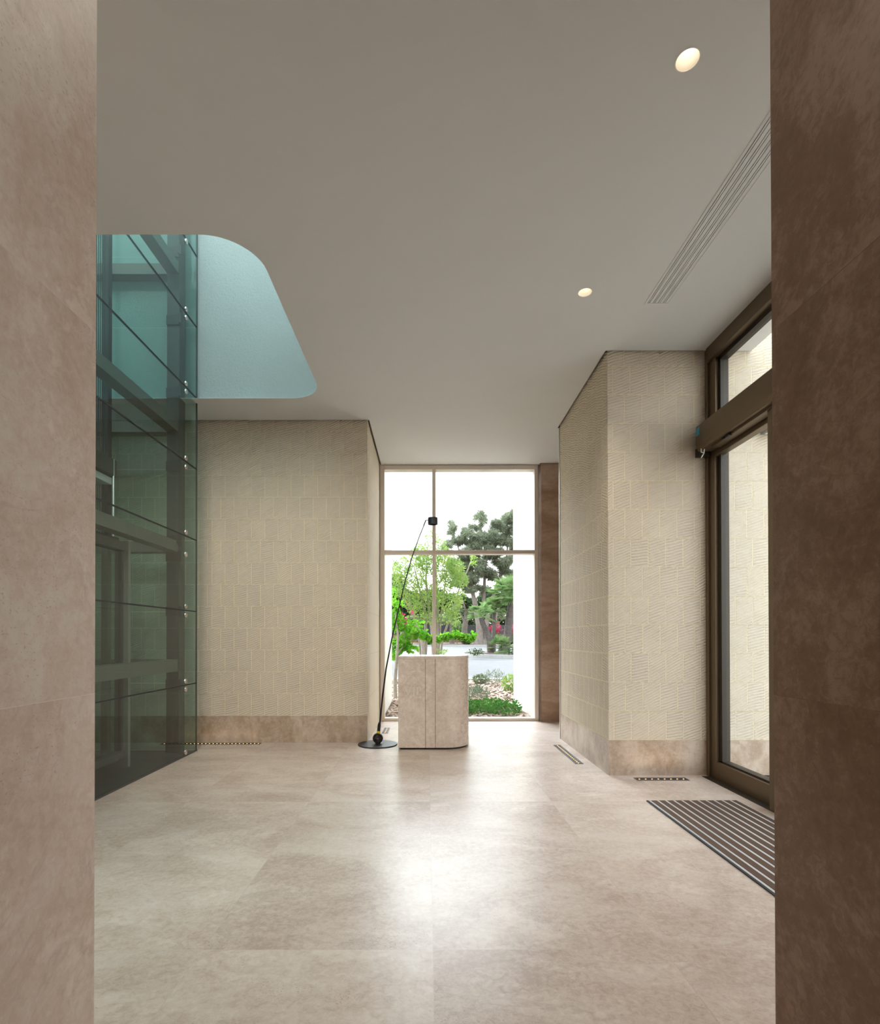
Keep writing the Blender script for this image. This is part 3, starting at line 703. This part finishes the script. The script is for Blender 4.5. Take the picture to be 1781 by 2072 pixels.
# multi-stemmed light tree in front of the window
y = 13.2; gx = X(868, y)
t = thing('garden_tree', (gx, y, gz(y)), 'light green multi stemmed young tree seen through the middle of the window', 'tree')
tr = []
def pxp(px, py, y): return (X(px, y), y, Z(py, y))
stems = [([(857,1345),(856,1310),(845,1262),(828,1215),(815,1180)], 13.0), ([(857,1340),(862,1290),(860,1235),(846,1180),(838,1145)], 13.2),
         ([(882,1345),(884,1300),(886,1240),(884,1180),(880,1120)], 13.3), ([(884,1345),(896,1290),(915,1240),(930,1190),(948,1150),(957,1125)], 13.5),
         ([(882,1340),(876,1290),(868,1230),(862,1170),(866,1110)], 13.1), ([(884,1340),(890,1280),(896,1220),(903,1165),(906,1130)], 13.4),
         ([(856,1310),(848,1290),(838,1250),(818,1210)], 13.1)]
for pts, yy in stems:
    P_ = [pxp(a, b, yy + .12*i) for i, (a, b) in enumerate(pts)]
    P_[0] = (P_[0][0], P_[0][1], gz(13))
    tr.append((P_, .055 if pts[0][0] in (857, 882) and len(pts) > 4 else .032, .010))
branchy(tr).build('trunk', M['barkpale'], t, smooth=True)
bl = []
for (px, py, rx, rz, wgt) in ((803,1160,10,24,.5),(812,1185,16,22,.6),(850,1125,20,18,.7),(905,1128,18,16,.7),(925,1148,16,14,.6),(915,1220,22,20,.6),(875,1215,24,18,.7),(835,1220,22,16,.6),(868,1250,16,14,.35),(920,1250,12,16,.3),(815,1150,20,22,.7),(840,1165,26,26,1.0),(865,1135,26,24,1.0),(890,1145,30,26,1.2),(915,1165,24,24,1.0),(935,1175,12,16,.4),(825,1195,24,22,.7),(895,1190,24,20,.7),
                              (870,1090,12,18,.22),(890,1105,14,14,.35),(857,1190,20,22,.6),(930,1210,14,16,.3),(898,1245,16,20,.3),(845,1235,20,20,.4),(884,1085,5,8,.06),(958,1135,6,9,.12),(958,1122,5,7,.1),(890,1318,14,7,.14),(852,1110,16,8,.2),(826,1128,12,6,.12)):
    yy = 13.3; bl.append((pxp(px, py, yy), (rx/1077*yy, .55, rz/1077*yy), wgt))
leaves(520, bl, .08, .42, seed=3).build('foliage', G['light'], t)
# bright climbing vine at the left
t = thing('flowering_vine', (X(805, 11.2), 11.2, gz(11.2)), 'bright green climber with large leaves and pink flowers at the left side of the window', 'climber')
bl = []
for (px, py, rx, rz, wgt) in ((800,1255,12,25,1.0),(815,1262,16,14,.7),(832,1278,16,12,.7),(810,1300,22,16,1.2),(828,1310,16,9,.6),(800,1325,10,14,.5),(842,1262,14,8,.3),(856,1282,12,7,.4),
                              (806,1222,10,8,.25),(798,1205,4,20,.2)):
    yy = 11.3; bl.append((pxp(px, py, yy), (rx/1077*yy, .22, rz/1077*yy), wgt))
for q in range(14):
    px = 866+q*7.2; yy = 11.4; bl.append((pxp(px, 1287+4*math.sin(q*.7)+ (2 if q < 8 else -1), yy), (7/1077*yy, .10, (7.5-q*.15)/1077*yy), .20))
leaves(170, bl, .085, .85, seed=9, droop=.5).build('foliage', G['bright'], t)
tr = [([(X(800,10.9),10.9,gz(10.9)-.02), (X(799,10.9),10.95,.4), (X(803,11),11.0,.8), (X(806,11.2),11.1,1.3), (X(800,11.3),11.2,1.8)], .045, .015),
      ([(X(803,11),11.0,.9)] + [pxp(a, b, 11.35) for a, b in ((830,1290),(870,1288),(920,1290),(958,1284))], .016, .004)]
branchy(tr).build('stem', M['barkpale'], t, smooth=True)
fl_ = MB()
leaves(7, [(pxp(a, b, 11.15), (.03,.03,.03), 1) for a, b in ((815,1242),(822,1251),(810,1256),(822,1260),(832,1124+115))], .05, .9, seed=2).build('flower', G['pink'], t)
# casuarinas across the road
def far_tree(name, label, cat, base, trunks, blobs, n, size, el, mat, yy, seed, bark='bark', depth=1.6, group=None, droop=0, split=0):
    t = thing(name, base, label, cat, group)
    tr = []
    for pts, r0, r1 in trunks:
        P_ = [pxp(a, b, yy) for a, b in pts]; P_[0] = (P_[0][0], yy, min(P_[0][2], base[2])) if pts[0][1] > 1285 else P_[0]
        tr.append((P_, r0, r1))
    branchy(tr, 10).build('trunk', M[bark], t, smooth=True)
    bl = []; rj = random.Random(seed+900)
    for a, b, rx, rz, w_ in blobs:
        if not split: bl.append((pxp(a, b, yy), (rx/1077*yy, depth, rz/1077*yy), w_)); continue
        for q in range(split):
            u, v = rj.uniform(-.95, .95), rj.uniform(-.95, .95); k_ = rj.uniform(.28, .58)
            c_ = Vector(pxp(a+u*rx, b+v*rz, yy)) + Vector((0, rj.uniform(-depth, depth), 0))
            bl.append((tuple(c_), (rx/1077*yy*k_*1.2, depth*.35, rz/1077*yy*k_), w_/split))
    leaves(n, bl, size, el, seed=seed, droop=droop).build('foliage', mat, t)
    return t
yy = 50
far_tree('casuarina_tree', 'large grey green casuarina with buttressed pale trunk across the road', 'tree', (X(973,yy), yy, gz(yy)),
    [([(973,1312),(972,1290),(969,1262),(964,1235),(957,1200),(955,1150),(958,1105)], .42, .08), ([(969,1265),(978,1235),(980,1195),(982,1150),(990,1110),(1000,1075)], .22, .05),
     ([(985,1300),(984,1265),(992,1225),(1004,1190),(1012,1165),(1025,1130),(1030,1080)], .26, .05), ([(957,1200),(945,1170),(935,1130),(925,1100)], .14, .04), ([(990,1110),(978,1080),(970,1060)], .08, .02),
     ([(1012,1165),(1020,1180),(1012,1220),(1000,1260)], .18, .12), ([(968,1312),(966,1300),(971,1285)], .5, .1), ([(980,1312),(979,1300),(974,1285)], .5, .1)],
    [(925,1092,14,8,.35),(915,1075,6,5,.15),(945,1075,8,9,.3),(960,1100,18,12,.9),(985,1090,18,14,1.0),(1010,1085,14,16,.8),(1030,1060,10,18,.8),(1035,1100,10,16,.7),(970,1042,8,3.5,.12),(972,1058,9,7,.25),
     (1003,1062,8,6,.25),(915,1062,5,4,.1),(940,1125,14,10,.6),(915,1145,10,10,.3),(965,1130,16,14,.8),(1000,1125,16,14,.8),(1025,1140,14,18,.9),(940,1155,14,14,.6),(970,1160,18,14,.9),(1035,1180,8,22,.8),
     (995,1165,10,10,.35),(950,1185,16,12,.7),(925,1170,10,12,.4),(1030,1045,6,6,.2),(980,1190,10,8,.25),(1040,1050,10,10,.3),(905,1108,9,6,.2)],
    5600, .38, .14, G['casu'], yy, 21, depth=2.0, droop=.3, split=9)
yy = 56
far_tree('background_tree', 'dark green dense tree behind the road at the left of the window view', 'tree', (X(812,yy), yy, gz(yy)),
    [([(815,1304),(815,1260),(812,1220)], .3, .1)], [(800,1175,10,14,.5),(862,1215,16,20,.8),(805,1195,18,22,1.0),(830,1215,20,20,1.0),(800,1230,14,20,.8),(785,1205,14,24,.8),(850,1230,18,18,.8)], 900, .38, .5, G['dark'], yy, 31, depth=2.0)
far_tree('background_tree', 'dark green rounded tree between the light young tree and the casuarina', 'tree', (X(915,yy), yy, gz(yy)),
    [([(915,1304),(914,1260),(912,1225)], .3, .1)], [(885,1205,16,14,.8),(980,1222,16,18,.8),(905,1215,18,14,.9),(930,1220,18,14,.9),(950,1225,14,14,.8),(880,1228,18,16,.8),(965,1240,14,14,.6),(1000,1215,16,18,.7),(1030,1215,12,22,.8)], 800, .38, .5, G['dark'], yy, 32, depth=2.0)
yy = 52
far_tree('olive_tree', 'grey green olive tree with forked dark trunk in front of the far fence', 'tree', (X(940,yy), yy, gz(yy)),
    [([(941,1304),(940,1275),(942,1258)], .34, .26), ([(942,1260),(930,1240),(922,1222)], .18, .06), ([(941,1262),(942,1235),(938,1215)], .16, .05), ([(942,1262),(952,1245),(960,1232),(966,1215)], .18, .05)],
    [(925,1232,14,10,.5),(955,1240,14,12,.5),(905,1250,14,10,.5),(970,1258,10,8,.3),(885,1255,14,10,.5),(840,1255,20,12,.6),(815,1262,18,10,.5),(1015,1245,10,12,.4)], 500, .28, .3, G['olive'], yy, 33, depth=1.2)
# far shrubs at the fence foot
for i, (px, py, rx, rz, g, lab) in enumerate(((945,1296,10,7,'dark','low dark green shrub at the foot of the olive tree across the road'),(870,1298,26,7,'dark','long low green hedge beyond the road behind the young tree'),(1030,1296,12,9,'dark','dark green shrub across the road beside the right facade fin'),(925,1268,10,12,'palm','spiky green shrub in front of the far fence panels'))):
    yy = 50.5; x = X(px, yy); t = thing('distant_shrub', (x, yy, gz(yy)), lab, 'shrub', 'shrubs across the road')
    leaves(420, [(pxp(px, py, yy), (rx/1077*yy, .6, rz/1077*yy))], .25, .45, seed=70+i).build('foliage', G[g], t)
    f = MB(); f.tube([(x, yy, gz(yy)-.02), (x, yy, gz(yy)+.4)], [.05,.03], 6); f.build('stem', M['bark'], t)
# pink bougainvillea
for (px, lab, sd, r) in ((1003, 'pink flowering bougainvillea bush in front of the brick fence', 81, 13), (1040, 'pink flowering bush half hidden by the right facade fin', 82, 8)):
    yy = 49.5; x = X(px, yy); t = thing('bougainvillea_bush', (x, yy, gz(yy)), lab, 'flowering bush', 'bougainvillea across the road')
    leaves(420, [(pxp(px, 1283, yy), (r/1077*yy, .6, 17/1077*yy))], .22, .4, seed=sd).build('foliage', G['olive'], t)
    leaves(150, [(pxp(px, 1273, yy-.2), (r/1077*yy, .55, 9/1077*yy))], .20, .8, seed=sd+5).build('flower', G['pink'], t)
    f = MB(); f.tube([(x, yy, gz(yy)-.02), (x, yy, gz(yy)+.6)], [.06,.03], 6); f.build('stem', M['bark'], t)
# brick and panel fence
def brickmat():
    m = NT('orange brick'); u, v = m.uv('auto')
    br = m.n('TexBrick', {'Vector': m.comb(u, v), 'Scale': 1.0, 'Mortar Size': .01, 'Brick Width': .24, 'Row Height': .085, 'Color1': (.24,.11,.07), 'Color2': (.30,.16,.10), 'Mortar': (.25,.22,.2)})
    return m.bsdf(br.outputs[0], .9)
M['brick'] = brickmat()
yy = 60
F = thing('boundary_fence', (X(960,yy), yy, gz(yy)), 'orange brick boundary fence with dark panels on the far side of the road', 'fence')
for px in (760, 843, 925, 1006, 1088):
    f = MB(); x = X(px, yy); f.box(x-.27, x+.27, yy-.27, yy+.27, gz(yy)-.1, Z(1260, yy)); f.box(x-.32, x+.32, yy-.32, yy+.32, Z(1260, yy), Z(1257.5, yy)); f.build('brick_pillar', M['brick'], F)
for a, b in ((760,843),(843,925),(925,1006),(1006,1088)):
    f = MB(); f.box(X(a,yy)+.27, X(b,yy)-.27, yy-.1, yy+.1, gz(yy)-.1, Z(1284.5, yy)); f.build('brick_base', M['brick'], F)
    f = MB(); x0, x1 = X(a,yy)+.27, X(b,yy)-.27
    n = int((x1-x0)/.16)
    for k in range(n): f.box(x0+k*(x1-x0)/n, x0+(k+.85)*(x1-x0)/n, yy-.03, yy+.03, Z(1284.5, yy), Z(1265, yy))
    f.box(x0, x1, yy+.04, yy+.07, Z(1284.5, yy), Z(1265.5, yy)); f.build('fence_panel', plain('dark fence slats', (.06,.062,.07), .6), F)
# distant tree belt behind the fence
for i, (px, py, rx, rz, g) in enumerate(((790,1243,28,48,'olive'),(838,1248,27,44,'dark'),(885,1250,28,42,'olive'),(935,1248,27,44,'dark'),(985,1243,27,50,'olive'),(1032,1240,27,54,'dark'))):
    yy = 66; x = X(px, yy)
    t = thing('distant_tree', (x, yy, gz(yy)), ['pale grey green','dark green'][g == 'dark'] + ' bushy tree behind the boundary fence, ' + ('leftmost of six','second from the left','third from the left','fourth from the left','fifth from the left','rightmost of six')[i], 'tree', 'trees behind the boundary fence')
    leaves(2600, [(pxp(px, py, yy), (rx/1077*yy, 1.2, rz/1077*yy))], .42, .5, seed=90+i).build('foliage', G[g], t)
    f = MB(); f.tube([(x, yy, gz(yy)-.1), (x, yy, Z(1255, yy))], [.2,.12], 8); f.build('trunk', M['bark'], t)
# fan palms
def fan_palm(label, base, pts, r0, r1, crown, R, nf, seed):
    rnd = random.Random(seed); t = thing('fan_palm', base, label, 'palm', 'fan palms on the traffic island')
    f = MB(); f.tube(pts, [r0+(r1-r0)*i/(len(pts)-1) for i in range(len(pts))], 14); f.build('trunk', M['palmbark'], t, smooth=True)
    f = MB(); f.open = True; pt = MB()
    for k in range(nf):
        az = rnd.uniform(0, 2*PI); el = rnd.uniform(-.35, 1.35)
        d = Vector((math.cos(az)*math.cos(el), math.sin(az)*math.cos(el), math.sin(el)))
        c = Vector(crown); L_ = R*rnd.uniform(.45,.6); hub = c + d*L_
        pt.tube([c, hub], [.012,.007], 5)
        side = d.cross(Vector((0,0,1))).normalized(); up = side.cross(d)
        for j in range(15):
            a = (j-7)/7*1.25; dd = (d*math.cos(a) + side*math.sin(a)).normalized(); ll = R*.5*rnd.uniform(.85,1.1)*(1-.12*abs(a))
            wv = dd.cross(up).normalized()*(.014*R+.004)
            tip = hub + dd*ll - Vector((0,0,.18*ll)); mid = hub + dd*ll*.5
            f.add([hub, mid+wv, tip, mid-wv], [(0,1,2),(0,2,3)])
    f.build('fronds', G['palm'], t); pt.build('petiole', G['palm'], t)
    return t
iz = gz(29)+.19
y = 28.5
fan_palm('slender leaning fan palm with a single trunk on the traffic island', (X(992,y), y, iz), [(X(993,y),y,iz-.05),(X(991,y),y,iz+.6),(X(984,y),y,iz+1.2),pxp(977,1262,y),pxp(974,1250,y)], .19, .13, pxp(973,1246,y), .85, 34, 1)
y = 28.0
fan_palm('low bushy fan palm without a visible trunk at the foot of the taller palms', (X(1014,y), y, iz), [(X(1014,y),y,iz-.05),(X(1014,y),y,iz+.1),(X(1014,y),y,iz+.25)], .2, .12, (X(1014,y),y,iz+.25), .80, 40, 2)
y = 30.5
fan_palm('tall thick trunked fan palm beside the right facade fin', (X(1024,y), y, iz), [(X(1023,y),y,iz-.05),(X(1026,y),y,iz+.7),(X(1030,y),y,iz+1.6),pxp(1034,1228,y),pxp(1036,1215,y)], .24, .19, pxp(1032,1208,y), 1.45, 60, 3)
y = 30.0
fan_palm('spreading pale fan palm crown between the slender palm and the thick trunked palm', (X(962,y)+1.2, y+.4, iz), [(X(1000,y),y+.4,iz-.05),(X(1001,y),y+.4,iz+.9),pxp(1000,1240,y+.4)], .14, .10, pxp(996,1236,y+.4), .95, 34, 4)
for i, (px, y) in enumerate(((962,25.9),(1035,26.3))):
    x = X(px, y); t = thing('island_plant', (x, y, iz), ['small sparse plant at the left tip of the traffic island', 'small green plant at the right of the traffic island beside the fin'][i], 'plant')
    leaves(160, [((x, y, iz+.12), (.4,.3,.16))], .12, .4, seed=110+i).build('foliage', G['dark'], t)
    f = MB(); f.tube([(x, y, iz-.02), (x, y, iz+.1)], [.012,.008], 5); f.build('stem', M['bark'], t)
# shade trees just out of frame that throw the dappled shade over the road
t = thing('shade_tree', (-6.5, 24, gz(24)), 'large street tree left of the window view whose crown shades the road', 'tree')
branchy([([(-6.5,24,gz(24)-.05),(-6.3,24,3),(-5.8,24,6.5)], .4, .15)], 10).build('trunk', M['bark'], t, smooth=True)
leaves(1100, [((-4.6,22.5,7.6),(1.5,1.8,1.0)),((-4.9,26.5,7.8),(1.7,2.2,1.1)),((-7.5,24,7.8),(2,3,1.4)),((-5.0,30.5,8.2),(1.6,1.8,1.0))], .34, .5, seed=200).build('foliage', G['dark'], t)

# ------------------------------------------------------------------ light
SKY, GLOW = 1.8, 7.5      # hazy sky, plus a bright lobe added above the view to light the room
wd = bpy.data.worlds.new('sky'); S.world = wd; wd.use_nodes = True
nt = wd.node_tree; bg = nt.nodes['Background']
tc = nt.nodes.new('ShaderNodeTexCoord'); sp = nt.nodes.new('ShaderNodeSeparateXYZ'); nt.links.new(tc.outputs['Generated'], sp.inputs[0])
rp = nt.nodes.new('ShaderNodeValToRGB'); nt.links.new(sp.outputs[2], rp.inputs[0])
e = rp.color_ramp.elements; e[0].position = 0.0; e[0].color = (1.0,.985,.955,1); e[1].position = .75; e[1].color = (.78,.88,1.0,1)
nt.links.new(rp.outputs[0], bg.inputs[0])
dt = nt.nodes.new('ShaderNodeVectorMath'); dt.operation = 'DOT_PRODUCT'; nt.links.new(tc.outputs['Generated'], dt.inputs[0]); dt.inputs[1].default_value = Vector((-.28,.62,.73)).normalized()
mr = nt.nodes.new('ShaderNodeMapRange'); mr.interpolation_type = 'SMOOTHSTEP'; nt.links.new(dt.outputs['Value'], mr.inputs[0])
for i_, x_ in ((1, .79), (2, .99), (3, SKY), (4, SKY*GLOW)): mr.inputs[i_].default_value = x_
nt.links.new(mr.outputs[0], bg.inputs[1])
def light(name, typ, loc, rot=(0,0,0), **kw):
    l = bpy.data.lights.new(name, typ); o = bpy.data.objects.new(name, l); COL.objects.link(o); o.location = loc; o.rotation_euler = rot
    for k, v in kw.items(): setattr(l, k, v)
    return o
d = Vector((.60, -.40, -.69))
sun = light('sun', 'SUN', (0,0,20), energy=1.8, angle=.01, color=(1.0,.95,.86)); sun.rotation_euler = d.to_track_quat('-Z', 'Y').to_euler()
def portal(name, loc, rot, sx, sy):
    o = light(name, 'AREA', loc, rot, shape='RECTANGLE', size=sx, size_y=sy); o.data.cycles.is_portal = True
portal('portal_window', (.475, 8.3, 1.93), (-PI/2, 0, 0), 2.4, 3.85)
portal('portal_door', (2.97, 3.15, 1.93), (0, PI/2, 0), 3.85, 3.4)
portal('portal_skylight', (-3.05, 4.6, 6.3), (0, 0, 0), 3.9, 2.6)

# spots at the two downlights, plus added unseen ones to brighten the room
for (x, y, e) in ((1.178,2.387,18),(1.194,4.005,28),(-.30,2.1,7),(.55,.35,17),(-.55,-1.1,9),(.55,-2.4,7),(-1.9,1.95,26),(-3.4,1.95,26),(2.1,1.85,16)):
    if e: light('downlight_and_fill_spot', 'SPOT', (x, y, H-.002), energy=e*1.0, spot_size=math.radians(150 if y < 2.2 else 120), spot_blend=.8, shadow_soft_size=.04, color=(1.0,.90,.78))
# added unseen spots aimed at the far walls to brighten them
for (x, y, tx, ty, tz, e) in ((-1.5,2.0,-2.0,6.4,.95,115),(-.5,2.1,-1.2,6.4,.95,115),(-2.2,1.9,-3.4,6.3,.95,75)):
    dd = Vector((tx-x, ty-y, tz-H+.01))
    l = light('added_wall_spot', 'SPOT', (x, y, H-.01), energy=e, spot_size=math.radians(68), spot_blend=.9, shadow_soft_size=.10, color=(1.0,.91,.80))
    l.rotation_euler = dd.to_track_quat('-Z', 'Y').to_euler()
# ------------------------------------------------------------------ camera
cam = bpy.data.cameras.new('camera'); co = bpy.data.objects.new('camera', cam); COL.objects.link(co); S.camera = co
f_px, th, cx, cy, roll = 1077.0, .0067, 865.2, 1283.6, -.0012
cam.sensor_fit = 'HORIZONTAL'; cam.sensor_width = 36; cam.lens = 36*f_px/1781
cam.shift_x = (890.5-cx)/1781; cam.shift_y = (cy-1036)/1781; cam.clip_start = .05; cam.clip_end = 500
co.matrix_world = Matrix.Translation((0,0,1.25)) @ Matrix.Rotation(PI/2+th, 4, 'X') @ Matrix.Rotation(roll, 4, 'Z')

S.view_settings.view_transform = 'Standard'; S.view_settings.look = 'None'; S.view_settings.gamma = 1
S.view_settings.use_curve_mapping = False; S.view_settings.exposure = 1.3
cy_ = S.cycles
cy_.max_bounces = 12; cy_.diffuse_bounces = 7; cy_.glossy_bounces = 5; cy_.transparent_max_bounces = 32; cy_.sample_clamp_indirect = 6.0
cy_.caustics_reflective = False; cy_.caustics_refractive = False
for o in EMPTIES:
    if '_o' in o.keys(): del o['_o']
